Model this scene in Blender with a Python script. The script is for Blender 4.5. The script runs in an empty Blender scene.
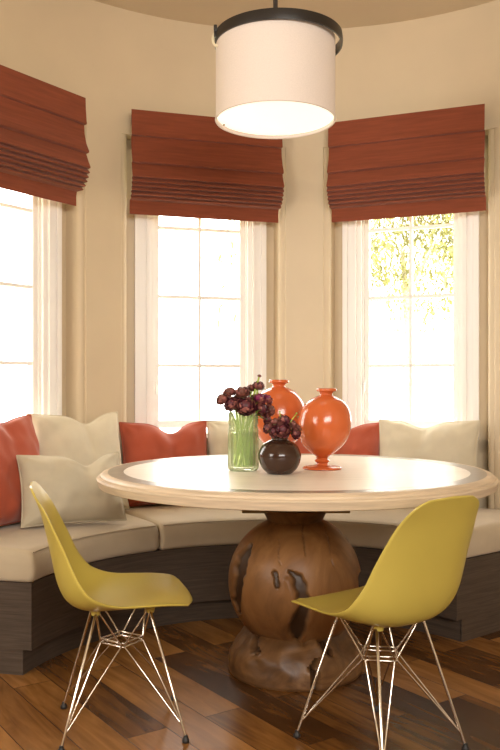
import bpy, bmesh, math, random
from mathutils import Vector, Matrix, noise
sin, cos, pi = math.sin, math.cos, math.pi
R = math.radians
C = bpy.context.scene.collection
random.seed(7)

# ------------------------------------------------------------------ materials
def nodes(name):
    m = bpy.data.materials.new(name); m.use_nodes = True
    nt = m.node_tree; b = nt.nodes['Principled BSDF']
    return m, nt, b

def tc(nt, scale=(1, 1, 1), rot=(0, 0, 0), kind='Object'):
    t = nt.nodes.new('ShaderNodeTexCoord'); mp = nt.nodes.new('ShaderNodeMapping')
    mp.inputs['Scale'].default_value = scale; mp.inputs['Rotation'].default_value = rot
    nt.links.new(t.outputs[kind], mp.inputs['Vector'])
    return mp.outputs['Vector']

def ntex(nt, vec, scale, detail=4, rough=.55, dist=0.0):
    n = nt.nodes.new('ShaderNodeTexNoise'); n.inputs['Scale'].default_value = scale
    n.inputs['Detail'].default_value = detail; n.inputs['Roughness'].default_value = rough
    n.inputs['Distortion'].default_value = dist
    nt.links.new(vec, n.inputs['Vector']); return n.outputs['Fac']

def ramp(nt, fac, stops):
    r = nt.nodes.new('ShaderNodeValToRGB'); e = r.color_ramp.elements
    while len(e) < len(stops): e.new(.5)
    for k, (p, c) in enumerate(stops):
        e[k].position = p; e[k].color = (*c, 1)
    nt.links.new(fac, r.inputs['Fac']); return r.outputs['Color']

def bump(nt, b, h, strength=.2, dist=.002):
    n = nt.nodes.new('ShaderNodeBump'); n.inputs['Strength'].default_value = strength
    n.inputs['Distance'].default_value = dist
    nt.links.new(h, n.inputs['Height']); nt.links.new(n.outputs['Normal'], b.inputs['Normal'])

def mul(c, k): return tuple(x * k for x in c)

def m_noise(name, col, var=.12, scale=8, rough=.6, bmp=0, bscale=200, stretch=(1, 1, 1), spec=.5, coat=0, metal=0):
    m, nt, b = nodes(name)
    v = tc(nt, stretch)
    f = ntex(nt, v, scale)
    nt.links.new(ramp(nt, f, [(.3, mul(col, 1 - var)), (.7, mul(col, 1 + var))]), b.inputs['Base Color'])
    b.inputs['Roughness'].default_value = rough; b.inputs['Specular IOR Level'].default_value = spec
    b.inputs['Metallic'].default_value = metal; b.inputs['Coat Weight'].default_value = coat
    b.inputs['Coat Roughness'].default_value = .08
    if bmp: bump(nt, b, ntex(nt, tc(nt), bscale, 2), bmp)
    return m

def m_fabric(name, col, var=.1, weave=500, sheen=.2, streak=None, bmp=.25):
    m, nt, b = nodes(name)
    f = ntex(nt, tc(nt, streak or (1, 1, 1)), 6 if not streak else 4, 5)
    nt.links.new(ramp(nt, f, [(.3, mul(col, 1 - var)), (.7, mul(col, 1 + var))]), b.inputs['Base Color'])
    b.inputs['Roughness'].default_value = .85; b.inputs['Specular IOR Level'].default_value = .2
    b.inputs['Sheen Weight'].default_value = sheen; b.inputs['Sheen Roughness'].default_value = .5
    bump(nt, b, ntex(nt, tc(nt), weave, 2), bmp, .0015)
    return m

def m_floor():
    m, nt, b = nodes('plank_floor')
    v = tc(nt, (1, 1, 1), (0, 0, R(55)))
    br = nt.nodes.new('ShaderNodeTexBrick')
    br.offset = .37; br.offset_frequency = 2; br.squash = 1
    for k, val in (('Scale', 1), ('Mortar Size', .0016), ('Mortar Smooth', .3), ('Bias', 0), ('Brick Width', .95), ('Row Height', .14)):
        br.inputs[k].default_value = val
    br.inputs['Color1'].default_value = (0, 0, 0, 1); br.inputs['Color2'].default_value = (1, 1, 1, 1)
    br.inputs['Mortar'].default_value = (.5, .5, .5, 1)
    nt.links.new(v, br.inputs['Vector'])
    # grain: stretched noise, shifted plank by plank
    sep = nt.nodes.new('ShaderNodeVectorMath'); sep.operation = 'MULTIPLY_ADD'
    nt.links.new(br.outputs['Color'], sep.inputs[0]); sep.inputs[1].default_value = (9, 5, 3)
    nt.links.new(v, sep.inputs[2])
    mp = nt.nodes.new('ShaderNodeMapping'); mp.inputs['Scale'].default_value = (1.6, 13, 1)
    nt.links.new(sep.outputs[0], mp.inputs['Vector'])
    g = ntex(nt, mp.outputs['Vector'], 1.6, 8, .62, 1.3)
    mp2 = nt.nodes.new('ShaderNodeMapping'); mp2.inputs['Scale'].default_value = (1.2, 4, 1)
    nt.links.new(sep.outputs[0], mp2.inputs['Vector'])
    g2 = ntex(nt, mp2.outputs['Vector'], 1.5, 3, .5, .6)
    a = nt.nodes.new('ShaderNodeMath'); a.operation = 'MULTIPLY_ADD'
    nt.links.new(br.outputs['Color'], a.inputs[0]); a.inputs[1].default_value = .50
    nt.links.new(g, a.inputs[2])
    g_ = nt.nodes.new('ShaderNodeMath'); g_.operation = 'MULTIPLY_ADD'; nt.links.new(g, g_.inputs[0]); g_.inputs[1].default_value = .65; g_.inputs[2].default_value = .175
    nt.links.new(g_.outputs[0], a.inputs[2])
    a2 = nt.nodes.new('ShaderNodeMath'); a2.operation = 'MULTIPLY_ADD'
    nt.links.new(g2, a2.inputs[0]); a2.inputs[1].default_value = .55; nt.links.new(a.outputs[0], a2.inputs[2])
    col = ramp(nt, a2.outputs[0], [(.55, (.030, .0115, .0035)), (.80, (.095, .037, .0095)), (1.0, (.20, .083, .019)), (1.2, (.36, .165, .042))])
    # ramp clamps at 1: rescale
    sc = nt.nodes.new('ShaderNodeMapRange'); sc.inputs['From Min'].default_value = .50; sc.inputs['From Max'].default_value = 1.40
    nt.links.new(a2.outputs[0], sc.inputs['Value'])
    col = ramp(nt, sc.outputs['Result'], [(.05, (.018, .007, .0022)), (.40, (.062, .024, .0065)), (.62, (.165, .068, .016)), (1.0, (.34, .155, .042))])
    mx = nt.nodes.new('ShaderNodeMix'); mx.data_type = 'RGBA'; mx.blend_type = 'MULTIPLY'
    nt.links.new(br.outputs['Fac'], mx.inputs['Factor']); nt.links.new(col, mx.inputs['A']); mx.inputs['B'].default_value = (.25, .2, .2, 1)
    nt.links.new(mx.outputs['Result'], b.inputs['Base Color'])
    b.inputs['Roughness'].default_value = .27; b.inputs['Specular IOR Level'].default_value = .27
    inv = nt.nodes.new('ShaderNodeMath'); inv.operation = 'MULTIPLY_ADD'
    nt.links.new(br.outputs['Fac'], inv.inputs[0]); inv.inputs[1].default_value = -1.5
    nt.links.new(g2, inv.inputs[2])
    bump(nt, b, inv.outputs[0], .25, .004)
    return m

def m_wood(name, dark, mid, light, stretch, scale=3, rough=.45, attr=False, spec=.4):
    m, nt, b = nodes(name)
    f = ntex(nt, tc(nt, stretch), scale, 8, .6, 1.2)
    col = ramp(nt, f, [(.28, dark), (.5, mid), (.74, light)])
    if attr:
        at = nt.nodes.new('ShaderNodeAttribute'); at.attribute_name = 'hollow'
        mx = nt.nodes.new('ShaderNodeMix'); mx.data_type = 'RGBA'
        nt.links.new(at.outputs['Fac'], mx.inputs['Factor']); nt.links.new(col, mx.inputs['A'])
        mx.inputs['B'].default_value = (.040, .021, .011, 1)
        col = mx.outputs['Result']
    nt.links.new(col, b.inputs['Base Color'])
    b.inputs['Roughness'].default_value = rough; b.inputs['Specular IOR Level'].default_value = spec
    bump(nt, b, f, .12, .003)
    return m

def m_glass(name, tint=(1, 1, 1), gloss=.08, rough=.02, milky=0, milk=(.9, .95, .8), fres=True):
    m = bpy.data.materials.new(name); m.use_nodes = True; nt = m.node_tree; nt.nodes.clear()
    out = nt.nodes.new('ShaderNodeOutputMaterial')
    t = nt.nodes.new('ShaderNodeBsdfTransparent'); t.inputs['Color'].default_value = (*tint, 1)
    g = nt.nodes.new('ShaderNodeBsdfGlossy'); g.inputs['Roughness'].default_value = rough
    mx = nt.nodes.new('ShaderNodeMixShader')
    if fres:
        l = nt.nodes.new('ShaderNodeLayerWeight'); l.inputs['Blend'].default_value = .25
        nt.links.new(l.outputs['Fresnel'], mx.inputs['Fac'])
    else: mx.inputs['Fac'].default_value = gloss
    nt.links.new(t.outputs[0], mx.inputs[1]); nt.links.new(g.outputs[0], mx.inputs[2])
    last = mx
    if milky:
        d = nt.nodes.new('ShaderNodeBsdfTranslucent'); d.inputs['Color'].default_value = (*milk, 1)
        d2 = nt.nodes.new('ShaderNodeBsdfDiffuse'); d2.inputs['Color'].default_value = (*milk, 1)
        ad = nt.nodes.new('ShaderNodeMixShader'); ad.inputs['Fac'].default_value = .5
        nt.links.new(d.outputs[0], ad.inputs[1]); nt.links.new(d2.outputs[0], ad.inputs[2])
        m2 = nt.nodes.new('ShaderNodeMixShader')
        n = nt.nodes.new('ShaderNodeTexNoise'); n.inputs['Scale'].default_value = 40
        mr = nt.nodes.new('ShaderNodeMapRange'); mr.inputs['To Min'].default_value = milky * .7; mr.inputs['To Max'].default_value = milky * 1.3
        nt.links.new(n.outputs['Fac'], mr.inputs['Value']); nt.links.new(mr.outputs[0], m2.inputs['Fac'])
        nt.links.new(mx.outputs[0], m2.inputs[1]); nt.links.new(ad.outputs[0], m2.inputs[2]); last = m2
    nt.links.new(last.outputs[0], out.inputs['Surface'])
    return m

M = {}
M['wall'] = m_noise('wall_paint', (.65, .535, .37), .03, 3, .48, .05, 300)
M['ceiling'] = m_noise('ceiling_paint', (.66, .55, .39), .02, 3, .8)
M['trim'] = m_noise('trim_paint', (.95, .93, .905), .01, 5, .4)
M['floor'] = m_floor()
M['shade'] = m_fabric('shade_cloth', (.235, .060, .028), .15, 600, .15, (1.2, 1.2, 22), .12)
M['lining'] = m_fabric('lining_cloth', (.75, .66, .45), .05, 500)
M['red'] = m_fabric('red_linen', (.41, .085, .043), .08, 450, .3)
M['cream'] = m_fabric('cream_linen', (.64, .575, .435), .07, 450, .2)
M['cream2'] = m_fabric('cream_linen_grey', (.55, .49, .365), .07, 450, .2)
M['seat'] = m_fabric('seat_cloth', (.52, .425, .295), .07, 350, .2, None, .5)
M['bench'] = m_wood('bench_veneer', (.050, .035, .025), (.075, .053, .038), (.105, .075, .054), (1.5, 1.5, 40), 3, .5, False, .3)
M['chair'] = m_noise('chair_plastic', (.54, .425, .085), .02, 2, .38, .03, 400)
M['chrome'] = m_noise('chrome_wire', (.80, .74, .66), .03, 10, .16, metal=1)
M['rubber'] = m_noise('black_rubber', (.012, .010, .009), .1, 10, .5)
M['black'] = m_noise('black_metal', (.018, .014, .012), .1, 10, .35)
M['top'] = m_noise('table_top_stone', (.82, .745, .63), .05, 5, .36, stretch=(1, 6, 1), spec=.6)
M['edge'] = m_noise('table_edge_wood', (.62, .49, .345), .16, 7, .45, stretch=(1, 1, 14), spec=.35)
M['inlay'] = m_noise('table_inlay', (.26, .21, .155), .15, 14, .3, spec=.4)
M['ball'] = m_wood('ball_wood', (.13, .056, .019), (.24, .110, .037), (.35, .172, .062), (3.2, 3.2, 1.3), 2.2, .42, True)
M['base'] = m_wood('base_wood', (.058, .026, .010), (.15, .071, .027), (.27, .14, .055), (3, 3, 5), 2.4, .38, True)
M['plate'] = m_wood('plate_wood', (.2, .14, .08), (.3, .22, .12), (.4, .3, .17), (2, 12, 2), 3, .5)
M['orange'] = m_noise('orange_glaze', (.60, .13, .036), .05, 6, .18, spec=.5, coat=.15)
M['brown'] = m_noise('brown_glaze', (.040, .017, .010), .1, 6, .16, spec=.45, coat=.1)
M['bloom'] = m_noise('petal_maroon', (.10, .018, .028), .75, 110, .5)
M['bloom2'] = m_noise('petal_brown', (.17, .055, .038), .7, 110, .5)
M['bloom3'] = m_noise('petal_magenta', (.20, .018, .075), .7, 110, .5)
M['petal_edge'] = m_noise('petal_edge', (.30, .10, .085), .4, 90, .5)
M['stem'] = m_noise('stem_green', (.36, .50, .055), .2, 30, .5)
M['leaf'] = m_noise('leaf_green', (.25, .38, .08), .25, 30, .5)
M['glass'] = m_glass('window_glass', (1, 1, 1), .04, .0, fres=False)
M['vase_glass'] = m_glass('ribbed_glass', (.95, .98, .88), .1, .06, milky=.22, milk=(.85, .93, .62))
M['water'] = m_glass('vase_water', (.90, .96, .74), .05, .03, milky=.10, milk=(.70, .85, .30))
m, nt, b = nodes('drum_fabric'); M['drum'] = m
f = ntex(nt, tc(nt, (1, 1, 1)), 300, 2)
nt.links.new(ramp(nt, f, [(.3, (.72, .63, .56)), (.7, (.78, .68, .61))]), b.inputs['Base Color']); b.inputs['Roughness'].default_value = .8
b.inputs['Emission Color'].default_value = (1, .80, .64, 1); b.inputs['Emission Strength'].default_value = .05
m, nt, b = nodes('diffuser_acrylic'); M['diffuser'] = m
f = ntex(nt, tc(nt), 5, 2)
nt.links.new(ramp(nt, f, [(.3, (.9, .85, .78)), (.7, (.92, .87, .8))]), b.inputs['Base Color'])
b.inputs['Emission Color'].default_value = (1, .90, .78, 1); b.inputs['Emission Strength'].default_value = .8
M['foliage'] = m_noise('foliage', (.42, .415, .19), .3, 3, .6)
M['bark'] = m_noise('bark', (.6, .55, .45), .3, 10, .8)
M['lawn'] = m_noise('lawn', (.5, .52, .3), .2, 2, .9)

# ------------------------------------------------------------------ helpers
def smooth_by(me, ang=35):
    me.shade_smooth()
    try: me.set_sharp_from_angle(angle=R(ang))
    except Exception: pass

def obj(name, bm, mat, parent=None, ang=35, recalc=True):
    if recalc: bmesh.ops.recalc_face_normals(bm, faces=bm.faces)
    me = bpy.data.meshes.new(name); bm.to_mesh(me); bm.free()
    if mat: me.materials.append(mat)
    smooth_by(me, ang)
    o = bpy.data.objects.new(name, me); C.objects.link(o)
    if parent: o.parent = parent
    return o

def thing(name, label, cat, loc=(0, 0, 0), rz=0, group=None):
    o = bpy.data.objects.new(name, None); C.objects.link(o)
    o.location = loc; o.rotation_euler = (0, 0, rz); o.empty_display_size = .1
    return tag(o, label, cat, group)

def tag(o, label, cat, group=None):
    o['label'] = label; o['category'] = cat
    if group: o['group'] = group
    return o

def struct(o):
    o['kind'] = 'structure'; return o

def dup(root, loc, rz, label):
    r = root.copy(); C.objects.link(r); r.location = loc; r.rotation_euler = (0, 0, rz); r['label'] = label
    for ch in list(root.children):
        c = ch.copy(); C.objects.link(c); c.parent = r
        for g in list(ch.children):
            d = g.copy(); C.objects.link(d); d.parent = c
    return r

def box(bm, c, s, bev=0):
    r = bmesh.ops.create_cube(bm, size=1)
    vs = r['verts']
    bmesh.ops.scale(bm, vec=s, verts=vs); bmesh.ops.translate(bm, vec=c, verts=vs)
    if bev:
        es = list({e for v in vs for e in v.link_edges})
        bmesh.ops.bevel(bm, geom=es, offset=bev, segments=2, affect='EDGES', profile=.7)

def prism(bm, poly, z0, z1):
    lo = [bm.verts.new((x, y, z0)) for x, y in poly]; hi = [bm.verts.new((x, y, z1)) for x, y in poly]
    n = len(poly)
    for i in range(n):
        bm.faces.new((lo[i], lo[(i + 1) % n], hi[(i + 1) % n], hi[i]))
    bm.faces.new(lo[::-1]); bm.faces.new(hi)

def lathe(bm, prof, seg=64, cap0=True, cap1=True, rib=None):
    rings = []
    for r, z in prof:
        ring = []
        for k in range(seg):
            a = 2 * pi * k / seg
            rr = r * (1 + (rib(a, z) if rib else 0))
            ring.append(bm.verts.new((rr * cos(a), rr * sin(a), z)))
        rings.append(ring)
    for A, B in zip(rings, rings[1:]):
        for k in range(seg):
            bm.faces.new((A[k], A[(k + 1) % seg], B[(k + 1) % seg], B[k]))
    if cap0: bm.faces.new(rings[0][::-1])
    if cap1: bm.faces.new(rings[-1])
    return rings

def tube(bm, pts, r, seg=8, closed=False):
    pts = [Vector(p) for p in pts]; n = len(pts); rings = []
    up = None
    for i, p in enumerate(pts):
        if closed: t = pts[(i + 1) % n] - pts[i - 1]
        else: t = pts[min(i + 1, n - 1)] - pts[max(i - 1, 0)]
        t.normalize()
        if up is None: up = Vector((0, 0, 1)) if abs(t.z) < .9 else Vector((1, 0, 0))
        a = t.cross(up).normalized(); b = a.cross(t).normalized(); up = b
        rr = r[i] if isinstance(r, (list, tuple)) else r
        rings.append([bm.verts.new(p + rr * (cos(2 * pi * k / seg) * a + sin(2 * pi * k / seg) * b)) for k in range(seg)])
    m = n if closed else n - 1
    for i in range(m):
        A, B = rings[i], rings[(i + 1) % n]
        for k in range(seg): bm.faces.new((A[k], A[(k + 1) % seg], B[(k + 1) % seg], B[k]))
    if not closed:
        bm.faces.new(rings[0][::-1]); bm.faces.new(rings[-1])

def spline(pts, n):
    """Catmull-Rom through tuples, n samples"""
    P = [Vector(p) for p in pts]; out = []
    P = [2 * P[0] - P[1]] + P + [2 * P[-1] - P[-2]]
    segs = len(P) - 3
    for i in range(n):
        u = i / (n - 1) * segs; k = min(int(u), segs - 1); t = u - k
        a, b, c, d = P[k:k + 4]
        out.append(.5 * ((2 * b) + (c - a) * t + (2 * a - 5 * b + 4 * c - d) * t * t + (3 * b - a - 3 * c + d) * t ** 3))
    return out

# ------------------------------------------------------------------ room shell
WC = Vector((.22, 2.785)); WR = 1.60; CEIL = 2.955
NW, ND = .405, .10          # niche half width, niche depth
AP = math.sqrt(WR * WR - NW * NW)
NTOP, SILL = 2.33, .79
WIN = [R(-55.4), R(-16.9), R(21.9)]
HALF = math.asin(NW / WR)
A0, A1 = R(-98), R(62)
def pol(a, r): return (WC.x + r * sin(a), WC.y + r * cos(a))
def wl(th, x, y):           # window-local to world plan
    return (WC.x + (AP + y) * sin(th) + x * cos(th), WC.y + (AP + y) * cos(th) - x * sin(th))

bm = bmesh.new()
def arc(a, b, r, n): return [pol(a + (b - a) * k / n, r) for k in range(n + 1)]
def niche_side(th, s):
    """from wall face round the bullnose, along the reveal, over the back strip and out; s=+1 right-hand side of niche"""
    rb = .03; pts = []
    for k in range(0, 6):
        a = k / 5 * pi / 2
        pts.append(wl(th, s * (NW + rb - rb * sin(a)), rb - rb * cos(a)))
    pts.append(wl(th, s * NW, ND)); pts.append(wl(th, s * (NW - .055), ND)); pts.append(wl(th, s * (NW - .055), .26))
    return pts
bull = .03 / WR
edges = [(A0, None)] + [(t, t) for t in WIN] + [(A1, None)]
for i in range(len(WIN) + 1):
    poly = []
    a = A0 if i == 0 else WIN[i - 1] + HALF + bull
    b = A1 if i == len(WIN) else WIN[i] - HALF - bull
    poly += arc(a, b, WR, 50)[(0 if i == 0 else 1):(None if i == len(WIN) else -1)]
    if i < len(WIN): poly += niche_side(WIN[i], -1)
    oa = pol(b + (0 if i == len(WIN) else R(3)), WR + .3); ob = pol(a - (0 if i == 0 else R(3)), WR + .3)
    poly += [oa, ob]
    if i > 0: poly += niche_side(WIN[i - 1], 1)[::-1]
    prism(bm, poly, 0, NTOP)
prism(bm, arc(A0, A1, WR, 220) + arc(A1, A0, WR + .3, 60), NTOP, CEIL)     # wall over the niches
for t in WIN:
    prism(bm, [wl(t, -NW - .01, ND), wl(t, NW + .01, ND), wl(t, NW + .01, .24), wl(t, -NW - .01, .24)], 0, SILL)
    prism(bm, [wl(t, -NW - .01, ND), wl(t, NW + .01, ND), wl(t, NW + .01, .24), wl(t, -NW - .01, .24)], 2.28, NTOP)
struct(obj('wall_back', bm, M['wall'], ang=30))

lx, ly = pol(A0, WR); rx, ry = pol(A1, WR)
bm = bmesh.new()
prism(bm, [(lx + .01, ly - .02), (lx + .01, ly + .3), (-3.2, ly + .3), (-3.2, -2.2), (-3.0, -2.2), (-3.0, ly - .02)], 0, CEIL)
struct(obj('wall_left', bm, M['wall'], ang=30))
bm = bmesh.new()
prism(bm, [(rx - .01, ry - .02), (3.0, ry - .02), (3.0, -2.2), (3.2, -2.2), (3.2, ry + .3), (rx - .01, ry + .3)], 0, CEIL)
struct(obj('wall_right', bm, M['wall'], ang=30))
bm = bmesh.new(); box(bm, (0, -2.3, CEIL / 2), (6.4, .2, CEIL)); struct(obj('wall_front', bm, M['wall']))
bm = bmesh.new(); box(bm, (0, 1.3, -.05), (6.4, 7.4, .1)); struct(obj('floor', bm, M['floor']))
bm = bmesh.new(); box(bm, (0, 1.3, CEIL + .05), (6.4, 7.4, .1)); struct(obj('ceiling', bm, M['ceiling']))

# ------------------------------------------------------------------ windows
CW = .355     # casing half width
def make_window(n, th):
    cx, cy = wl(th, 0, 0)
    root = bpy.data.objects.new('window_%d' % n, None); C.objects.link(root); struct(root)
    root.location = (cx, cy, 0); root.rotation_euler = (0, 0, -th)
    y0 = ND
    top, bot = 2.265, SILL
    # casing: stepped profile swept up both jambs and over the head
    bm = bmesh.new()
    steps = [(CW, CW - .028, -.028), (CW - .028, CW - .06, -.018), (CW - .06, CW - .074, -.024), (CW - .074, CW - .098, -.006), (CW - .098, CW - .108, .012)]
    for s in (-1, 1):
        for a, b2, d in steps:
            w = a - b2
            box(bm, (s * (a + b2) / 2, y0 + d / 2 + .03, (top + bot) / 2), (w, .06 - d, top - bot), .002)
    for a, b2, d in steps:
        k = CW - a
        box(bm, (0, y0 + d / 2 + .03, top - (k + (a - b2) / 2)), (2 * a, .06 - d, a - b2), .002)
    obj('casing', bm, M['trim'], root)
    bm = bmesh.new(); box(bm, (0, y0 - .005, bot + .012), (2 * CW, .11, .026), .005)
    obj('window_stool', bm, M['trim'], root)
    # sash and muntins
    gw = CW - .108; zt, zb = top - .108, bot + .05
    sw = .026
    bm = bmesh.new(); ys = y0 + .045
    for s in (-1, 1): box(bm, (s * (gw - sw / 2), ys, (zt + zb) / 2), (sw, .04, zt - zb), .004)
    box(bm, (0, ys, zt - sw / 2), (2 * gw, .04, sw), .004); box(bm, (0, ys, zb + .02), (2 * gw, .04, .04), .004)
    obj('sash', bm, M['trim'], root)
    bm = bmesh.new()
    box(bm, (0, ys, (zt + zb) / 2), (.017, .03, zt - zb), .004)
    for z in (1.170, 1.533, 1.896): box(bm, (0, ys, z), (2 * gw, .03, .017), .004)
    obj('muntin', bm, M['trim'], root)
    bm = bmesh.new(); box(bm, (0, ys + .006, (zt + zb) / 2), (2 * gw - .01, .004, zt - zb - .01)); obj('pane', bm, M['glass'], root)
    bm = bmesh.new(); box(bm, (-gw + .004, ys - .026, 1.07), (.014, .014, .075), .003); tube(bm, [(-gw + .004, ys - .03, 1.08), (-gw + .004, ys - .05, 1.07), (-gw + .004, ys - .052, 1.02)], .005)
    obj('window_latch', bm, M['trim'], root)
    # light portal just outside the glass
    ld = bpy.data.lights.new('window_portal', 'AREA'); ld.shape = 'RECTANGLE'; ld.size = .62; ld.size_y = 1.45
    ld.cycles.is_portal = True
    lo = bpy.data.objects.new('window_portal', ld); C.objects.link(lo)
    px, py = wl(th, 0, .24)
    lo.location = (px, py, 1.53); lo.rotation_euler = (R(-90), 0, -th)
for i, t in enumerate(WIN): make_window(i + 1, t)

# ------------------------------------------------------------------ roman shades
SHT = 2.432
def shade_mesh(prof, hw, thick, nx=24, seed=0):
    bm = bmesh.new(); n = len(prof); front = []; back = []
    for i in range(nx + 1):
        x = -hw + 2 * hw * i / nx
        ca, cb = [], []
        for k, (d, z) in enumerate(prof):
            wv = .0035 * noise.noise((x * 4 + seed, z * 8, 1.7)) * min(1, z * 8)
            ca.append(bm.verts.new((x, -d + wv, SHT - z + wv * .7)))
            cb.append(bm.verts.new((x, -d + wv + thick, SHT - z + wv * .7)))
        front.append(ca); back.append(cb)
    for i in range(nx):
        for k in range(n - 1):
            bm.faces.new((front[i][k], front[i][k + 1], front[i + 1][k + 1], front[i + 1][k]))
            bm.faces.new((back[i][k], back[i + 1][k], back[i + 1][k + 1], back[i][k + 1]))
        bm.faces.new((front[i][0], front[i + 1][0], back[i + 1][0], back[i][0]))
        bm.faces.new((front[i][-1], back[i][-1], back[i + 1][-1], front[i + 1][-1]))
    for i in (0, nx):
        for k in range(n - 1):
            bm.faces.new((front[i][k], back[i][k], back[i][k + 1], front[i][k + 1]))
    return bm
PROF = [(.080, 0), (.082, .05), (.087, .112), (.089, .124), (.086, .127), (.070, .129), (.073, .17), (.086, .22), (.103, .254), (.104, .262), (.098, .265), (.084, .267),
        (.097, .30), (.112, .332), (.111, .338), (.092, .341), (.108, .356), (.107, .361), (.086, .363), (.101, .378), (.100, .382), (.078, .384), (.093, .398), (.092, .402),
        (.068, .404), (.083, .417), (.081, .421), (.055, .423), (.066, .433), (.063, .437), (.022, .439), (.018, .46), (.018, .507)]
def make_shade(i, th, label):
    cx, cy = wl(th, (-.03, -.002, .006)[i], 0)
    t = thing('roman_shade', label, 'window shade', (cx, cy, 0), -th, 'roman shades over the bay windows')
    obj('shade_cloth', shade_mesh(PROF, .394, .0035, seed=i * 3.1), M['shade'], t, ang=28)
    bm = bmesh.new(); box(bm, (0, -.040, SHT - .03), (.77, .068, .05), .003); obj('head_rail', bm, M['black'], t)  # rail coloured black to stand in for shadow on the fabric return
    bm = bmesh.new()
    LP = [(.012 + .0 * k, .06 + .022 * k) for k in range(17)]
    lin = shade_mesh([(.055 - .0022 * k, .06 + .0225 * k) for k in range(17)], .388, .002, 6); bm.free()
    obj('lining', lin, M['lining'], t)
make_shade(0, WIN[0], 'pleated rust-red fabric shade on the left window, cut off by the photo edge')
make_shade(1, WIN[1], 'pleated rust-red fabric shade on the middle window, behind the drum lamp')
make_shade(2, WIN[2], 'pleated rust-red fabric shade on the right window, above the garden view')

# ------------------------------------------------------------------ built-in bench
BC = Vector((.115, 2.82)); BA0, BA1 = R(-78), R(52)
RP, RT = .935, .972
def bpol(a, r): return (BC.x + r * sin(a), BC.y + r * cos(a))
def wall_r(a, gap=.006):     # distance from BC to the wall circle along angle a
    d = Vector((sin(a), cos(a))); o = BC - WC; b_ = o.dot(d); c_ = o.dot(o) - (WR - gap) ** 2
    return -b_ + math.sqrt(b_ * b_ - c_)
def sector(bm, a0, a1, r0, z0, z1, n=60, gap=.006, thick=None):
    ins = [bpol(a0 + (a1 - a0) * k / n, r0) for k in range(n + 1)]
    outs = [bpol(a0 + (a1 - a0) * k / n, (r0 + thick) if thick else wall_r(a0 + (a1 - a0) * k / n, gap)) for k in range(n, -1, -1)]
    prism(bm, ins + outs, z0, z1)
bench = thing('banquette_bench', 'dark brown curved built-in bench with wood-grain front running under the windows', 'bench', (0, 0, 0))
pad = R(.8)
bm = bmesh.new(); sector(bm, BA0 + pad, BA1 - pad, RP, .095, .331, 80, thick=.02); obj('front_panel', bm, M['bench'], bench, 30)
bm = bmesh.new(); sector(bm, BA0 + pad, BA1 - pad, RT, 0, .095, 80, thick=.02); obj('toe_kick', bm, M['bench'], bench, 30)
for s, a in ((-1, BA0), (1, BA1)):
    bm = bmesh.new()
    aa, ab = (a, a + pad) if s < 0 else (a - pad, a)
    sector(bm, aa, ab, RP, .095, .331, 2)
    sector(bm, aa + .006, ab - .001, RT, 0, .095, 2)
    obj('end_panel', bm, M['bench'], bench, 30)
bm = bmesh.new(); sector(bm, BA0, BA1, RP, .331, .341, 80); obj('seat_board', bm, M['bench'], bench, 30)

# seat cushions ---------------------------------------------------------------
def cushion(a0, a1, label):
    z0, z1 = .3415, .462; n = 44
    am = (a0 + a1) / 2; ox, oy = bpol(am, 1.2)
    bm = bmesh.new(); rings = []
    def sec(a, q):
        # q 0..1 = how far in from the end (rounds the ends off)
        r0 = RP - .012; r1 = wall_r(a, .012)
        ins = .022 * (1 - math.sqrt(max(0, 1 - (1 - q) ** 2)))
        pts = []
        rc = .042
        zz0, zz1 = z0 + ins * .8, z1 - ins
        rr0, rr1 = r0 + ins * .6, r1 - ins * .3
        def crown(r):
            u = (r - rr0) / (rr1 - rr0); return .008 * math.sin(pi * min(max(u, 0), 1)) * q
        m_ = 5
        for k in range(m_ + 1):      # bottom front corner
            t = k / m_ * pi / 2
            pts.append((rr0 + rc * .6 * (1 - sin(t)), zz0 + rc * .6 * (1 - cos(t))))
        pts.append((rr0 - .006 * q, (zz0 + zz1) / 2))
        for k in range(m_ + 1):
            t = k / m_ * pi / 2
            pts.append((rr0 + rc * (1 - cos(t)), zz1 - rc * (1 - sin(t))))
        for k in range(1, 10):
            r = rr0 + rc + (rr1 - .02 - rr0 - rc) * k / 10
            pts.append((r, zz1 + crown(r)))
        pts.append((rr1 - .015, zz1)); pts.append((rr1, zz1 - .015)); pts.append((rr1, zz0 + .01)); pts.append((rr1 - .01, zz0))
        return pts
    ends = [0, .15, .4, .7, 1]
    stops = []
    da = .022 / 1.0
    for e in ends: stops.append((a0 + da * e, e))
    for k in range(1, n): stops.append((a0 + da + (a1 - a0 - 2 * da) * k / n, 1))
    for e in ends[::-1]: stops.append((a1 - da * e, e))
    for a, q in stops:
        ring = []
        for r, z in sec(a, q):
            x, y = bpol(a, r)
            dz = .0025 * noise.noise((x * 7, y * 7, z * 9)) if z > .40 else 0
            ring.append(bm.verts.new((x - ox, y - oy, z + dz)))
        rings.append(ring)
    L = len(rings[0])
    for A_, B_ in zip(rings, rings[1:]):
        for k in range(L): bm.faces.new((A_[k], A_[(k + 1) % L], B_[(k + 1) % L], B_[k]))
    bm.faces.new(rings[0][::-1]); bm.faces.new(rings[-1])
    o = obj('seat_cushion', bm, M['seat'], None, 60); o.location = (ox, oy, 0)
    tag(o, label, 'cushion', 'fitted cushions on the curved bench')
    bm = bmesh.new()
    pts = []
    for k in range(n + 1):
        a = a0 + .02 + (a1 - a0 - .04) * k / n
        x, y = bpol(a, RP - .012 + .0105); pts.append((x - ox, y - oy, z1 - .0095))
    tube(bm, pts, .0028, 6); obj('piping', bm, M['seat'], o, 60)
S1, S2 = R(-33.2), R(7)
cushion(BA0 - .008, S1 - .001, 'beige fabric bench cushion at the left end, under the front cream pillow')
cushion(S1 + .001, S2 - .001, 'beige fabric bench cushion in the middle of the curve, behind the table pedestal')
cushion(S2 + .001, BA1 + .008, 'beige fabric bench cushion at the right end, behind the right chair')

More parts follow.
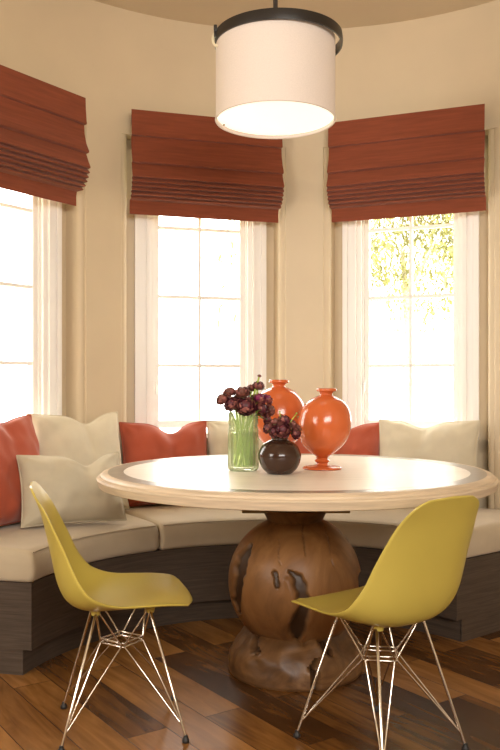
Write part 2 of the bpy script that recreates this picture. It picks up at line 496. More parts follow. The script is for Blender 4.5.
# ------------------------------------------------------------------ throw pillows
def pillow(name_mat, w, h, t, loc, face, lean, label, dent=.03, dx=0, seed=0, roll=0, box_edge=False):
    n = 40; bm = bmesh.new(); grid = {}
    for side in (-1, 1):
        for i in range(n + 1):
            for j in range(n + 1):
                u = -1 + 2 * i / n; v = -1 + 2 * j / n
                # concentrate samples near rim
                u = math.sin(u * pi / 2) * .6 + u * .4; v = math.sin(v * pi / 2) * .6 + v * .4
                rim = i in (0, n) or j in (0, n)
                if rim and side == 1: grid[(1, i, j)] = grid[(-1, i, j)]; continue
                x = w / 2 * u * (1 - .055 * (1 - v * v) * abs(u))
                z = h / 2 * v * (1 - .055 * (1 - u * u) * abs(v))
                th = t / 2 * ((1 - abs(u) ** 2.6) * (1 - abs(v) ** 2.6)) ** .55
                # chop in the top edge
                g = math.exp(-((u - dx) / .30) ** 2)
                tv = max(0, (v + .25) / 1.25)
                z -= dent * g * tv ** 1.5
                th *= 1 - .55 * math.exp(-((u - dx) / .13) ** 2) * tv * min(1, dent * 25)
                # belly sag towards the bottom
                th *= 1 + .12 * (-v)
                wr = noise.noise((u * 2.2 + seed, v * 2.2, side * 3.0)) * .014 + noise.noise((u * 5 + seed, v * 3, side * 7.0)) * .008
                # creases fanning from the corners
                fan = math.sin(math.atan2(1.0 - abs(v), 1.0 - abs(u) + 1e-3) * 9 + seed) * .004 * (abs(u * v)) ** 1.5
                y = side * (th + (wr + fan) * (0 if rim else 1) * min(1, th / .02))
                grid[(side, i, j)] = bm.verts.new((x, y, z + h / 2))
    for side in (-1, 1):
        for i in range(n):
            for j in range(n):
                q = [grid[(side, i, j)], grid[(side, i + 1, j)], grid[(side, i + 1, j + 1)], grid[(side, i, j + 1)]]
                try: bm.faces.new(q if side < 0 else q[::-1])
                except ValueError: pass
    rim = [grid[(-1, i, 0)].co.copy() for i in range(n)] + [grid[(-1, n, j)].co.copy() for j in range(n)] + \
          [grid[(-1, i, n)].co.copy() for i in range(n, 0, -1)] + [grid[(-1, 0, j)].co.copy() for j in range(n, 0, -1)]
    o = obj('throw_pillow', bm, name_mat, None, 80)
    o.location = loc; o.rotation_euler = (Matrix.Rotation(face, 3, 'Z') @ Matrix.Rotation(-lean, 3, 'X') @ Matrix.Rotation(roll, 3, 'Y')).to_euler()
    tag(o, label, 'pillow', 'throw pillows along the bench')
    b2 = bmesh.new(); tube(b2, rim, .004, 6, True)
    obj('seam', b2, name_mat, o, 80)
    return o
def on_bench(a_deg, r):
    return (WC.x + r * sin(R(a_deg)), WC.y + r * cos(R(a_deg)))
ZS = .474
x, y = on_bench(-60.3, 1.40); pillow(M['red'], .48, .475, .17, (x, y, ZS), R(62), R(16), 'rust-red throw pillow at the far left edge of the photo', .02, .2, 1.3)
x, y = on_bench(-43.4, 1.44); pillow(M['cream'], .46, .475, .17, (x, y, ZS), R(36), R(15), 'large cream throw pillow standing behind the smaller cream one at left', .045, .25, 4.1)
x, y = on_bench(-54.0, 1.185); pillow(M['cream2'], .445, .305, .15, (x, y, ZS + .008), R(26), R(20), 'smaller cream lumbar pillow lying in front, nearest the left chair back', .05, .3, 2.2)
x, y = on_bench(-25.6, 1.44); pillow(M['red'], .45, .42, .16, (x, y, ZS), R(20), R(15), 'rust-red throw pillow between two cream ones, below the middle window', .055, .15, 6.6)
x, y = on_bench(-9, 1.44); pillow(M['cream'], .42, .42, .15, (x, y, ZS), R(6), R(15), 'cream throw pillow mostly hidden behind the flowers and vases', .03, .0, 8.1)
x, y = on_bench(8.8, 1.44); pillow(M['red'], .46, .41, .15, (x, y, ZS), R(-8), R(15), 'rust-red throw pillow beside the front orange vase, right of the table centre', .03, .2, 9.7)
x, y = on_bench(26.8, 1.43); pillow(M['cream'], .50, .43, .17, (x, y, ZS), R(-20), R(15), 'large cream throw pillow below the right window', .035, -.1, 5.2)

# ------------------------------------------------------------------ table
TX, TY = .170, 3.11
table = thing('pedestal_table', 'round pale stone-topped dining table on a carved wooden ball pedestal', 'table', (TX, TY, 0))
TR = .735
bm = bmesh.new()
lathe(bm, [(.001, .703), (.694, .703), (.694, .7499), (.001, .7499)], 128)
obj('table_top', bm, M['top'], table, 25)
bm = bmesh.new()
rg = lathe(bm, [(.694, .701), (.727, .701), (.731, .703), (.737, .728), (.734, .733), (.726, .735), (.724, .741), (.718, .746), (.708, .7498), (.694, .7500)], 160, False, False)
for k in range(160): bm.faces.new((rg[0][k], rg[0][(k + 1) % 160], rg[-1][(k + 1) % 160], rg[-1][k]))
obj('table_edge', bm, M['edge'], table, 25)
bm = bmesh.new()
rg = lathe(bm, [(.640, .7498), (.640, .7504), (.697, .7504), (.697, .7498)], 128, False, False)
for k in range(128): bm.faces.new((rg[0][k], rg[0][(k + 1) % 128], rg[3][(k + 1) % 128], rg[3][k]))
obj('inlay_ring', bm, M['inlay'], table)
bm = bmesh.new(); box(bm, (0, 0, .647), (.40, .14, .108), .004); obj('mounting_block', bm, M['plate'], table)
bm = bmesh.new()
lathe(bm, [(.001, .53), (.098, .53), (.104, .56), (.116, .585), (.130, .603), (.001, .603)], 48, rib=lambda a, z: .04 * noise.noise((cos(a) * 2, sin(a) * 2, z * 4)))
obj('neck', bm, M['base'], table)
def dist_poly(p, pts, ws):
    best = 9
    for (a, wa), (b_, wb) in zip(zip(pts, ws), zip(pts[1:], ws[1:])):
        ax, ay = a; bx_, by = b_; dx_, dy_ = bx_ - ax, by - ay
        t = max(0, min(1, ((p[0] - ax) * dx_ + (p[1] - ay) * dy_) / (dx_ * dx_ + dy_ * dy_)))
        d = math.hypot(p[0] - ax - t * dx_, p[1] - ay - t * dy_) / (wa + (wb - wa) * t)
        best = min(best, d)
    return best
def attr_mesh(name, bm, mat, parent, vals):
    o = obj(name, bm, mat, parent, 50)
    at = o.data.attributes.new('hollow', 'FLOAT', 'POINT')
    for i, v in enumerate(vals): at.data[i].value = v
    return o
CR = [([(-.66, .62), (-.80, .38), (-.86, .05), (-.88, -.2), (-.83, -.38)], [.02, .075, .06, .055, .02]),
      ([(-.12, .34), (.0, .24), (.06, .02), (.10, -.12), (.02, -.3), (-.02, -.5), (-.02, -.68)], [.03, .075, .085, .07, .11, .12, .04]),
      ([(-.33, .30), (-.30, .14)], [.045, .03]), ([(.08, .95), (.10, .55)], [.008, .010]), ([(-.27, .75), (-.26, .42)], [.008, .008]), ([(.42, .85), (.52, .35)], [.008, .006]),
      ([(.97, .12), (.985, -.12)], [.05, .04])]
bm = bmesh.new(); BRr, BZ = .251, .330
bmesh.ops.create_icosphere(bm, subdivisions=7, radius=1.0)
vals = []
for v in bm.verts:
    p = v.co.copy(); q = Vector((p.x, p.y, p.z))
    h = 0; bulge = 0
    if p.y < .3:
        w_ = .03 * noise.noise((p.x * 9, p.z * 9, 2.0))
        for pts, ws in CR:
            d = dist_poly((p.x + w_, p.z + w_ * .5), pts, ws)
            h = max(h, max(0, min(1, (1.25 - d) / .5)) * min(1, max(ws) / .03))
        d = dist_poly((p.x, p.z), [(-.16, .22), (-.10, 0), (-.06, -.25), (-.12, -.36)], [.06, .09, .09, .03])
        bulge = max(0, 1 - d)
    r = BRr * (1 + .012 * noise.noise(p * 1.6) + .003 * noise.noise(p * 7)) - .013 * h + .008 * bulge
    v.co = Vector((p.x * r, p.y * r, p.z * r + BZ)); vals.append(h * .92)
attr_mesh('pedestal_ball', bm, M['ball'], table, vals)
bm = bmesh.new()
prof = [(.001, 0), (.15, 0), (.246, 0), (.250, .006)] + [(p.x, p.y) for p in spline([(.2505, .012), (.248, .04), (.238, .075), (.220, .11), (.195, .142), (.165, .166), (.135, .176)], 30)]
prof += [(.09, .178), (.001, .178)]
pr2 = []
for a_, b_ in zip(prof, prof[1:]):
    pr2.append(a_)
pr2.append(prof[-1])
rg = lathe(bm, pr2, 160)
vals = []
for v in bm.verts:
    p = v.co; a = math.atan2(p.x, -p.y)      # 0 = towards the camera
    r = math.hypot(p.x, p.y); h = 0
    # splits and chips of the old log
    d1 = dist_poly((a, p.z), [(-.98, .155), (-.85, .125), (-.70, .128)], [.07, .05, .02])
    d1 = dist_poly((a * .25, p.z), [(-.23, .16), (-.20, .122), (-.165, .118)], [.012, .014, .006])
    d2 = dist_poly((a * .25, p.z), [(.115, .18), (.125, .13), (.15, .10)], [.022, .018, .006])
    d3 = dist_poly((a * .25, p.z), [(.055, -.02), (.06, .05), (.045, .075), (.075, .10)], [.010, .010, .006, .004])
    d4 = dist_poly((a * .25, p.z), [(.0, .18), (.03, .158)], [.014, .01])
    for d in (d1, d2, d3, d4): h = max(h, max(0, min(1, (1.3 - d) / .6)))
    n1 = .022 * noise.noise((a * 1.3, p.z * 6, .3)) + .008 * noise.noise((a * 5, p.z * 25, 1.3))
    if r > .05:
        k = (r + n1 * min(1, p.z * 12) - .03 * h) / r
        p.x *= k; p.y *= k
        if p.z > .02: p.z += .012 * noise.noise((a * 2.4, 4.2, r * 10)) * min(1, p.z * 8)
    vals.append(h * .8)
attr_mesh('pedestal_base', bm, M['base'], table, vals)

# ------------------------------------------------------------------ chairs
SC = .952
def chair_shell():
    prof = [(.259, .412), (.256, .420), (.243, .428), (.212, .434), (.15, .433), (.07, .426), (-.005, .415), (-.065, .408), (-.112, .414), (-.150, .442), (-.174, .496), (-.190, .57), (-.207, .65), (-.225, .722), (-.246, .778), (-.258, .803)]
    rim = [(.236, .424), (.235, .430), (.227, .436), (.205, .442), (.15, .447), (.085, .448), (.022, .450), (-.025, .459), (-.069, .479), (-.098, .511), (-.120, .549), (-.147, .611), (-.176, .672), (-.204, .728), (-.237, .777), (-.252, .799)]
    hw = [.130, .165, .190, .207, .218, .225, .229, .230, .228, .221, .209, .196, .182, .165, .138, .092]
    nv = 64; nu = 36
    P = spline([(d, z, w) for (d, z), w in zip(prof, hw)], nv); E = spline([(d, z, 0) for d, z in rim], nv)
    bm = bmesh.new(); g = []
    for j in range(nv):
        d, z, w = P[j]; row = []
        for i in range(nu + 1):
            u = -1 + 2 * i / nu; u = .75 * u + .25 * math.sin(u * pi / 2)
            k = abs(u) ** 2.5
            row.append(bm.verts.new(((d + (E[j].x - d) * k) * SC, u * w * SC, (z + (E[j].y - z) * k) * SC)))
        g.append(row)
    for j in range(nv - 1):
        for i in range(nu): bm.faces.new((g[j][i], g[j][i + 1], g[j + 1][i + 1], g[j + 1][i]))
    bmesh.ops.recalc_face_normals(bm, faces=bm.faces)
    # which way is inside: seat faces should look up for the offset to go down
    f0 = g[nv // 4][nu // 2].link_faces[0]; f0.normal_update()
    if f0.normal.z < 0: bmesh.ops.reverse_faces(bm, faces=bm.faces)
    bm.normal_update()
    # thickness and a soft turned-over rim
    th = .0065
    old = [[v for v in row] for row in g]; new = []
    for row in old: new.append([bm.verts.new(v.co - v.normal * th) for v in row])
    for j in range(nv - 1):
        for i in range(nu): bm.faces.new((new[j][i], new[j + 1][i], new[j + 1][i + 1], new[j][i + 1]))
    ring = [(j, 0) for j in range(nv)] + [(nv - 1, i) for i in range(1, nu + 1)] + [(j, nu) for j in range(nv - 2, -1, -1)] + [(0, i) for i in range(nu - 1, 0, -1)]
    mids = {}
    for j, i in ring:
        a, b = old[j][i].co, new[j][i].co
        cen = old[min(max(j, 2), nv - 3)][min(max(i, 2), nu - 2)].co
        outd = (a - cen).normalized()
        mids[(j, i)] = bm.verts.new((a + b) / 2 + outd * .0035)
    for k in range(len(ring)):
        p, q = ring[k], ring[(k + 1) % len(ring)]
        bm.faces.new((old[p[0]][p[1]], old[q[0]][q[1]], mids[q], mids[p]))
        bm.faces.new((mids[p], mids[q], new[q[0]][q[1]], new[p[0]][p[1]]))
    return bm
def make_chair(loc, rz, label):
    t = thing('shell_chair', label, 'chair', loc, rz, 'mustard shell chairs at the table')
    obj('seat_shell', chair_shell(), M['chair'], t, 60)
    FX, FY = .181, .169; TXx, TYy = .082, .095; ZT = .377
    zr = .262; rr = .066
    for sx in (-1, 1):
        for sy in (-1, 1):
            ft = Vector((sx * FX, sy * FY, .012)); tp = Vector((sx * TXx, sy * TYy, ZT))
            bm = bmesh.new(); tube(bm, [ft, tp, tp + Vector((-sx * .012, -sy * .018, .004))], .0045, 8); lg = obj('leg', bm, M['chrome'], t, 60)
            bm = bmesh.new()
            lathe(bm, [(.002, 0), (.010, 0), (.0115, .004), (.0105, .009), (.007, .014), (.0062, .021), (.002, .022)], 16)
            for v in bm.verts: v.co.x += ft.x; v.co.y += ft.y
            obj('foot_glide', bm, M['rubber'], lg, 60)
            k = ft.lerp(tp, .10)
            c1 = Vector((sx * rr, -sy * rr * .25, zr)); c2 = Vector((-sx * rr * .25, sy * rr, zr))
            c1 = Vector((sx * rr, sy * .006, zr)); c2 = Vector((sx * .006, sy * rr, zr))
            for c_, end in ((c1, (sx * TXx, sy * TYy * .86, ZT)), (c2, (sx * TXx * .86, sy * TYy, ZT))):
                bm = bmesh.new(); tube(bm, [k, c_, c_ + Vector((0, 0, .008)), Vector(end)], .0028, 7); obj('brace_rod', bm, M['chrome'], t, 60)
    bm = bmesh.new()
    pts = []
    for k in range(4):
        a = pi / 2 * k; b_ = a + pi / 2
        for f_ in (0.04, .5, .96): pts.append((rr * (cos(a) * (1 - f_) + cos(b_) * f_), rr * (sin(a) * (1 - f_) + sin(b_) * f_), zr))
    tube(bm, pts, .0035, 7, True)
    tube(bm, [(x_, y_, z_ + .012) for x_, y_, z_ in pts], .0030, 7, True)
    obj('centre_ring', bm, M['chrome'], t, 60)
    for sx in (-1, 1):
        bm = bmesh.new(); tube(bm, [(sx * TXx, -TYy, ZT), (sx * TXx, -.03, ZT + .002), (sx * TXx, .03, ZT + .002), (sx * TXx, TYy, ZT)], .0050, 8)
        obj('seat_rail', bm, M['chrome'], t, 60)
    for sx in (-1, 1):
        for sy in (-1, 1):
            bm = bmesh.new()
            bmesh.ops.create_cone(bm, cap_ends=True, segments=16, radius1=.012, radius2=.016, depth=.016)
            bmesh.ops.translate(bm, vec=(sx * TXx, sy * TYy * .9, ZT + .003), verts=bm.verts)
            obj('shock_mount', bm, M['chair'], t, 60)
    for ch in t.children:
        if ch.name.split('.')[0] == 'seat_shell': ch.location.x = -.028
        
    return t
lc = make_chair((-.403, 2.590, 0), R(11.5), 'mustard yellow moulded shell chair seen from its side, left of the table')
rc = dup(lc, (.386, 2.452, 0), R(126.5), 'mustard yellow moulded shell chair seen from behind, right of the table')

# ------------------------------------------------------------------ things on the table
TZ = .7504
def vase_orange(loc, H, rmax, label, lean=0, lip=.034):
    t = thing('footed_vase', label, 'vase', loc, 0, 'orange footed vases')
    s = H
    pr = [(.001, 0), (.26, 0), (.27, .006), (.268, .018), (.25, .028), (.14, .042), (.085, .055), (.075, .075), (.098, .09), (.105, .10), (.095, .112), (.075, .125), (.09, .145), (.16, .19)]
    bm = bmesh.new()
    foot = [(r * rmax * 2, z * s) for r, z in pr[:13]]
    # rmax is the body radius: foot radii are fractions of it
    foot = [(r / .27 * rmax * .74, z * s) for r, z in pr[:13]] + [(.001, .145 * s)]
    lathe(bm, foot, 56); obj('vase_foot', bm, M['orange'], t, 50)
    body = spline([(.10, .13), (.32, .17), (.66, .26), (.90, .37), (1.0, .50), (.995, .62), (.90, .74), (.68, .84), (.40, .895), (.25, .915), (.235, .935), (.28, .96)], 48)
    bodyp = [(.001, .125 * s)] + [(p.x * rmax, p.y * s) for p in body]
    lipo = [(.36 * rmax, .963 * s), (.375 * rmax, .972 * s), (.375 * rmax, .990 * s), (.355 * rmax, s), (.28 * rmax, s), (.24 * rmax, .985 * s), (.20 * rmax, .93 * s), (.20 * rmax, .80 * s), (.001, .80 * s)]
    lx_ = lean
    bm = bmesh.new(); lathe(bm, bodyp + lipo, 64)
    for v in bm.verts: v.co.x += lx_ * max(0, v.co.z - .1 * s)
    obj('vase_body', bm, M['orange'], t, 60)
    return t
vase_orange((.273, 3.115, TZ), .304, .100, 'glossy orange footed vase standing in front, right of the flowers', .06)
vase_orange((.118, 3.36, TZ), .338, .108, 'glossy orange footed vase standing behind, between the flowers and the other orange vase', 0)

# ribbed glass vase
GX, GY = -.025, 3.06
gv = thing('ribbed_glass_vase', 'clear ribbed glass vase full of green stems on the table', 'vase', (GX, GY, TZ))
rib = lambda a, z: (.022 * cos(a * 22)) if .012 < z < .20 else 0
prof_o = [(.001, 0), (.050, 0), (.056, .006), (.057, .02), (.056, .08), (.055, .150), (.054, .158), (.0515, .162), (.0515, .168), (.054, .172), (.056, .205), (.057, .214)]
prof_i = [(.054, .214), (.053, .204), (.051, .168), (.052, .15), (.053, .03), (.048, .016), (.001, .014)]
bm = bmesh.new(); lathe(bm, prof_o + prof_i, 132, rib=rib); obj('vase_body', bm, M['vase_glass'], gv, 60)
bm = bmesh.new(); lathe(bm, [(.001, .0145), (.046, .0165), (.050, .03), (.049, .140), (.001, .140)], 48); obj('water', bm, M['water'], gv, 60)

# brown vase
BX, BY = .106, 2.945
bv = bmesh.new()
lathe(bv, [(.001, 0), (.040, 0), (.046, .003)] + [(p.x, p.y) for p in spline([(.047, .004), (.064, .022), (.0755, .052), (.0755, .075), (.062, .102), (.040, .118), (.030, .122), (.030, .128), (.034, .134)], 30)]
      + [(.035, .138), (.032, .140), (.026, .134), (.024, .12), (.024, .07), (.001, .07)], 56)
o = obj('bud_vase', bv, M['brown'], None, 60); o.location = (BX, BY, TZ)
tag(o, 'small round dark brown glazed vase at the front of the table', 'vase')

def bloom_bm(r, seed):
    """layered rounded flower head, petals cupped round a tight centre"""
    bm = bmesh.new()
    bmesh.ops.create_icosphere(bm, subdivisions=3, radius=r * .5)
    for v in bm.verts:
        a = math.atan2(v.co.y, v.co.x); el = v.co.z / (r * .5)
        v.co *= 1 + .07 * sin(a * 3 + el * 12 + seed)
        v.co.z *= .8
    for layer in range(4):
        npet = 5 + layer; lr = r * (.70 + .10 * layer); open_ = .25 + .30 * layer
        for k in range(npet):
            a0 = 2 * pi * (k + .5 * (layer % 2)) / npet + seed; wa = 2 * pi / npet * .72
            nu, nv_ = 5, 5; g = []
            for j in range(nv_):
                fv = j / (nv_ - 1); row = []
                for i in range(nu):
                    fu = -1 + 2 * i / (nu - 1)
                    ww = wa * math.sin(pi * (.18 + .72 * fv)) ** .6
                    el = -1.25 + (1.25 + .95 - open_ * 1.1) * fv
                    a = a0 + fu * ww * .75
                    rr = lr * (1 + .06 * noise.noise((k * 3.1 + seed, layer * 2.2, fu * 2 + fv)) + .05 * fv * open_ * 2)
                    x_, y_, z_ = rr * cos(el) * cos(a), rr * cos(el) * sin(a), rr * sin(el) * .82
                    if j == nv_ - 1: z_ -= .10 * r * abs(fu) ** 2
                    row.append(bm.verts.new((x_, y_, z_)))
                g.append(row)
            for j in range(nv_ - 1):
                for i in range(nu - 1):
                    f_ = bm.faces.new((g[j][i], g[j][i + 1], g[j + 1][i + 1], g[j + 1][i])); f_.material_index = 1 if (k * 7 + layer * 3 + int(seed * 5)) % 3 == 0 or j == nv_ - 2 and k % 2 else 0
    return bm
def leaf_into(bm, base, tip, w, droop=.2):
    base, tip = Vector(base), Vector(tip); ax = tip - base; sd = ax.cross(Vector((0, 0, 1)))
    if sd.length < 1e-6: sd = Vector((1, 0, 0))
    sd.normalize(); rows = []
    for k in range(6):
        f_ = k / 5; c = base + ax * f_ - Vector((0, 0, droop * ax.length * f_ * f_))
        ww = w * math.sin(pi * (.08 + .9 * f_)) ** .8
        rows.append([bm.verts.new(c + sd * ww), bm.verts.new(c + Vector((0, 0, -.15 * ww))), bm.verts.new(c - sd * ww)])
    for a, b in zip(rows, rows[1:]):
        bm.faces.new((a[0], a[1], b[1], b[0])); bm.faces.new((a[1], a[2], b[2], b[1]))
def flower(root_xyz, foot, mid, head, r, mat, label, group, seed, kind='ranunculus_flower', leaves=2):
    t = thing(kind, label, 'flower', root_xyz, 0, group)
    head, foot, mid = Vector(head), Vector(foot), Vector(mid)
    bm = bmesh.new(); tube(bm, spline([foot, mid, head - (head - mid).normalized() * r * .5], 10), .0036, 6); obj('stem', bm, M['stem'], t, 60)
    ax = (head - mid).normalized(); ax = (ax + Vector((0, -.55, .1))).normalized()
    bm = bloom_bm(r, seed); bmesh.ops.rotate(bm, cent=(0, 0, 0), matrix=Vector((0, 0, 1)).rotation_difference(ax).to_matrix(), verts=bm.verts)
    bmesh.ops.translate(bm, vec=head, verts=bm.verts); ob = obj('bloom', bm, mat, t, 70, recalc=False); ob.data.materials.append(M['petal_edge'])
    if leaves:
        bm = bmesh.new(); rnd = random.Random(seed)
        for k in range(leaves):
            p = mid.lerp(head, .25 + .4 * rnd.random()); a = rnd.random() * 2 * pi
            L = .03 + .022 * rnd.random()
            leaf_into(bm, p, p + Vector((cos(a) * L, sin(a) * L, L * (.2 + .6 * rnd.random()))), .007, .3)
        obj('leaf', bm, M['leaf'], t, 60, recalc=False)
# photo pixel -> local head position in a vertical plane at depth y
F, HY, HC = 824.0, 385.0, 1.067
def at(px, py, y): return Vector(((px - 250) * y / F, y, HC - (py - HY) * y / F))
bl, bl2, bl3 = M['bloom'], M['bloom2'], M['bloom3']
G1 = 'dark flowers in the ribbed glass vase'
gl = [(222, 398, -.03, .019, bl2, 'brownish maroon flower at the far left of the bunch in the glass vase'),
      (229, 391, .02, .019, bl2, 'brownish maroon flower at upper left in the glass vase, behind the leftmost'),
      (231, 403, -.05, .021, bl, 'dark maroon flower at the lower left over the glass vase rim'),
      (242, 391, .0, .022, bl2, 'brown maroon flower at the top middle of the glass vase bunch'),
      (246, 405, -.06, .028, bl, 'largest dark maroon flower, front and centre over the glass vase'),
      (252, 387, .04, .014, bl2, 'small brown flower just below the tall bud, left side'),
      (259, 384.5, .01, .017, bl, 'round dark flower high at right, right under the tallest bud'),
      (260, 397, .0, .020, bl3, 'magenta-tinged flower at upper right in the glass vase'),
      (268, 398, .03, .017, bl3, 'magenta-tinged flower at the far upper right, against the rear orange vase'),
      (263, 408, -.03, .020, bl, 'dark maroon flower at right over the glass vase, touching the brown vase bunch'),
      (271, 409, .01, .018, bl2, 'brown maroon flower at the lower right edge of the glass vase bunch'),
      (236, 398, .03, .016, bl, 'dark maroon flower half hidden inside the glass vase bunch, left of centre'),
      (254, 398, .04, .018, bl2, 'brown maroon flower half hidden inside the glass vase bunch, right of centre'),
      (268, 419, -.005, .015, bl, 'dark flower hanging lowest at right beside the glass vase')]
for i, (px, py, dy, r, mt, lab) in enumerate(gl):
    hd = at(px, py, GY + dy) - Vector((GX, GY, TZ))
    a = i * 2.4; mid = Vector((hd.x * .45, hd.y * .5, .195)); mid.x = max(-.040, min(.040, mid.x)); mid.y = max(-.03, min(.03, mid.y))
    fo = Vector((.034 * cos(a), .034 * sin(a), .018))
    flower((GX, GY, TZ), fo, mid, hd, r * 1.4, mt, lab, G1, i * 1.37 + .5, leaves=5)
hd = at(259.5, 375.5, GY + .01) - Vector((GX, GY, TZ))
flower((GX, GY, TZ), (.01, .02, .018), (.02, .005, .20), hd, .0075, bl2, 'tiny closed bud on a thin stem, tallest in the glass vase', G1, 9.3, 'flower_bud', 0)
G2 = 'dark flowers in the brown vase'
bw = [(267, 427, .0, .018, bl, 'dark maroon flower at the far left of the brown vase bunch'),
      (275, 421, .02, .019, bl2, 'brown maroon flower at upper left of the brown vase bunch'),
      (283, 429, -.045, .023, bl, 'large dark maroon flower facing front in the brown vase'),
      (285, 419, .01, .021, bl, 'dark maroon flower at the top of the brown vase bunch'),
      (294, 424, .02, .018, bl2, 'brown maroon flower at upper right of the brown vase bunch'),
      (297, 433, -.02, .018, bl, 'dark maroon flower at lower right, drooping over the brown vase'),
      (274, 431, -.03, .018, bl, 'dark maroon flower at lower left, resting on the brown vase shoulder'),
      (299, 428, .0, .012, bl2, 'small brown flower at the far right of the brown vase bunch')]
for i, (px, py, dy, r, mt, lab) in enumerate(bw):
    hd = at(px, py, BY + dy) - Vector((BX, BY, TZ))
    a = i * 2.4; fo = Vector((.014 * cos(a), .014 * sin(a), .074)); mid = Vector((hd.x * .2, hd.y * .2, .142))
    flower((BX, BY, TZ), fo, mid, hd, r * 1.25, mt, lab, G2, i * 1.91 + 3.3, leaves=1)
for px, py, lab in ((280, 411, 'thin green sprig rising at the top of the brown vase bunch'), (297, 412.5, 'thin green sprig at the right of the brown vase bunch')):
    hd = at(px, py, BY + .01) - Vector((BX, BY, TZ))
    t = thing('green_sprig', lab, 'flower', (BX, BY, TZ), 0, 'green sprigs in the brown vase')
    bm = bmesh.new(); tube(bm, spline([(0, 0, .078), (hd.x * .3, hd.y * .3, .15), hd], 8), .0016, 6); obj('stem', bm, M['stem'], t)
    bm = bmesh.new()
    for k in range(4):
        a = k * 1.7; leaf_into(bm, hd - Vector((0, 0, .006 * k)), hd + Vector((cos(a) * .013, sin(a) * .013, .008 - .006 * k)), .0035, .1)
    obj('leaf', bm, M['leaf'], t, 60, recalc=False)

# ------------------------------------------------------------------ pendant lamp
LX, LY = .091, 2.95
lamp = thing('pendant_lamp', 'white drum pendant lamp with a black metal ring hanging over the table', 'lamp', (LX, LY, 0))
LR, LB, LT = .2135, 2.012, 2.298
bm = bmesh.new(); rg = lathe(bm, [(LR - .003, LB), (LR, LB), (LR, LT), (LR - .003, LT)], 96, False, False)
for k in range(96): bm.faces.new((rg[3][k], rg[3][(k + 1) % 96], rg[0][(k + 1) % 96], rg[0][k]))
obj('lamp_shade', bm, M['drum'], lamp)
bm = bmesh.new()
for z in (LB + .0005, ):
    tube(bm, [((LR - .001) * cos(2 * pi * k / 96), (LR - .001) * sin(2 * pi * k / 96), z + .002) for k in range(96)], .004, 8, True)
obj('bottom_trim', bm, M['drum'], lamp)
bm = bmesh.new(); lathe(bm, [(.001, LB + .012), (LR - .006, LB + .012), (LR - .006, LB + .016), (.001, LB + .016)], 96); obj('diffuser', bm, M['diffuser'], lamp)
for a in (2.75, 4.35, 5.75):
    bm = bmesh.new(); bmesh.ops.create_uvsphere(bm, u_segments=12, v_segments=8, radius=.005)
    for v in bm.verts: v.co = Vector((v.co.x + (LR - .012) * cos(a), v.co.y + (LR - .012) * sin(a), v.co.z * .6 + LB + .011))
    obj('diffuser_screw', bm, M['plate'], lamp)
bm = bmesh.new()
RR = .228; hb = .036
rg = lathe(bm, [(RR - .006, LT - .020), (RR, LT - .020), (RR + .002, LT - .004), (RR, LT + hb - .020), (RR - .006, LT + hb - .020)], 96, False, False)
for k in range(96): bm.faces.new((rg[4][k], rg[4][(k + 1) % 96], rg[0][(k + 1) % 96], rg[0][k]))
bmesh.ops.translate(bm, vec=(.011, 0, 0), verts=bm.verts)
for k in range(3):
    a = 2 * pi * k / 3 + .5
    tube(bm, [(.011 + (RR - .004) * cos(a), (RR - .004) * sin(a), LT), (0, 0, LT + .01)], .004, 8)
obj('metal_ring', bm, M['black'], lamp)
bm = bmesh.new(); box(bm, (-.205, -.055, LT + .004), (.026, .02, .034), .004); box(bm, (-.212, -.06, LT + .018), (.012, .024, .022), .004); obj('ring_clasp', bm, M['black'], lamp)
bm = bmesh.new(); tube(bm, [(-.207 - .014 * sin(2 * pi * k / 20), -.06, LT - .018 + .024 * cos(2 * pi * k / 20)) for k in range(20)], .0045, 8, True); obj('cord_loop', bm, M['lining'], lamp)
bm = bmesh.new(); tube(bm, [(0, 0, LT), (0, 0, CEIL - .01)], .0085, 12); obj('rod', bm, M['black'], lamp)
bm = bmesh.new(); lathe(bm, [(.001, CEIL - .035), (.04, CEIL - .032), (.062, CEIL - .015), (.065, CEIL - .001), (.001, CEIL - .001)], 40); obj('ceiling_canopy', bm, M['black'], lamp)
bm = bmesh.new()
bmesh.ops.create_uvsphere(bm, u_segments=20, v_segments=14, radius=.035)
bmesh.ops.translate(bm, vec=(0, 0, LT - .11), verts=bm.verts); obj('bulb', bm, M['diffuser'], lamp)

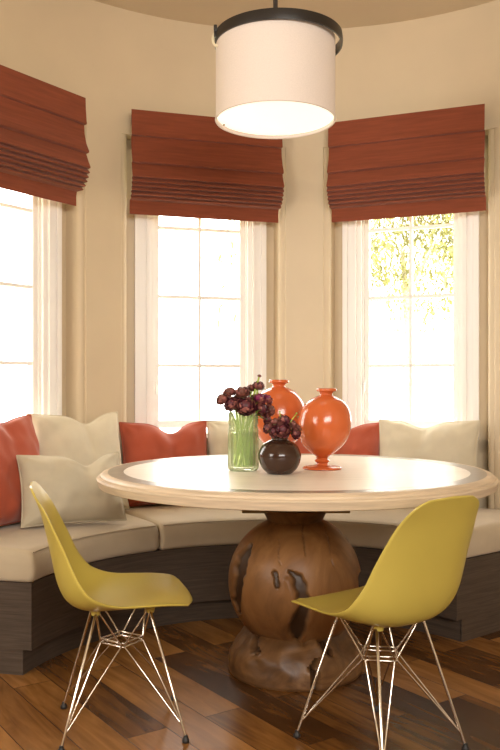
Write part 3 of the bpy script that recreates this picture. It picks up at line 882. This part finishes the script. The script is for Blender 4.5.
# ------------------------------------------------------------------ garden beyond the glass
bm = bmesh.new(); box(bm, (1.5, 14, -.45), (40, 18, .1)); o = struct(obj('ground', bm, M['lawn']))
def tree(x, y, h, rad, z0, n, label, seed, lw=.05, fan=False):
    t = thing('garden_tree', label, 'tree', (x, y, -.4), 0, 'trees in the garden outside')
    rnd = random.Random(seed)
    bm = bmesh.new()
    tube(bm, [(0, 0, 0), (.05, .02, h * .4), (-.04, 0, h * .75)], [.07, .05, .02], 10)
    for k in range(6):
        a = rnd.random() * 2 * pi; zz = h * (.35 + .06 * k)
        tube(bm, [(0, 0, zz), (rad * .4 * cos(a), rad * .4 * sin(a), zz + .2), (rad * .8 * cos(a), rad * .8 * sin(a), zz + .45)], [.025, .016, .006], 7)
    obj('trunk', bm, M['bark'], t)
    bm = bmesh.new()
    cl = [Vector((rnd.uniform(-1, 1) * rad, rnd.uniform(-1, 1) * rad * .6, rnd.uniform(z0, h))) for _ in range(110)]
    for k in range(n):
        c = rnd.choice(cl) + Vector((rnd.gauss(0, .16), rnd.gauss(0, .16), rnd.gauss(0, .13))) * rad
        a = rnd.random() * 2 * pi; L = lw * rnd.uniform(.8, 2.0)
        leaf_into(bm, c, c + Vector((cos(a) * L, sin(a) * L, rnd.uniform(-.8, .6) * L)), lw * .22, .3)
    obj('foliage', bm, M['foliage'], t, 60, recalc=False)
tree(1.45, 7.6, 3.6, .80, 2.15, 15000, 'sunlit tree seen through the right window', 21, .045)
tree(.15, 9.4, 3.3, .55, 2.1, 320, 'faint sunlit bush seen through the middle window', 8, .08)

# ------------------------------------------------------------------ light
w = bpy.data.worlds.new('sky'); bpy.context.scene.world = w; w.use_nodes = True
bg = w.node_tree.nodes['Background']; bg.inputs['Color'].default_value = (1, .965, .90, 1); bg.inputs['Strength'].default_value = 9.5
def area(name, loc, target, sx, sy, power, col):
    l = bpy.data.lights.new(name, 'AREA'); l.shape = 'RECTANGLE'; l.size = sx; l.size_y = sy; l.energy = power; l.color = col
    o = bpy.data.objects.new(name, l); C.objects.link(o); o.location = loc
    o.rotation_euler = (Vector(target) - Vector(loc)).to_track_quat('-Z', 'Y').to_euler(); return o
area('room_fill', (.9, -1.5, 2.1), (.1, 3.2, 1.0), 2.4, .9, 116, (1, .95, .88))
area('left_key', (-2.5, .6, 1.7), (.1, 3.0, .5), 1.0, 1.0, 45, (1, .93, .83))
pl = bpy.data.lights.new('bulb_light', 'POINT'); pl.energy = 5; pl.color = (1, .82, .62); pl.shadow_soft_size = .05
po = bpy.data.objects.new('bulb_light', pl); C.objects.link(po); po.location = (LX, LY, LT + .02)

# ------------------------------------------------------------------ camera
cd = bpy.data.cameras.new('camera'); cam = bpy.data.objects.new('camera', cd); C.objects.link(cam)
cd.sensor_fit = 'VERTICAL'; cd.sensor_height = 36; cd.lens = F * 36 / 750; cd.shift_y = (HY - 375) / 750
cam.location = (0, 0, HC); cam.rotation_euler = (R(90), 0, 0)
sc = bpy.context.scene; sc.camera = cam
sc.view_settings.view_transform = 'Standard'; sc.view_settings.look = 'None'; sc.view_settings.exposure = .13
sc.cycles.use_denoising = True
sc.cycles.max_bounces = 8; sc.cycles.diffuse_bounces = 4; sc.cycles.transparent_max_bounces = 16
sc.cycles.sample_clamp_indirect = 6
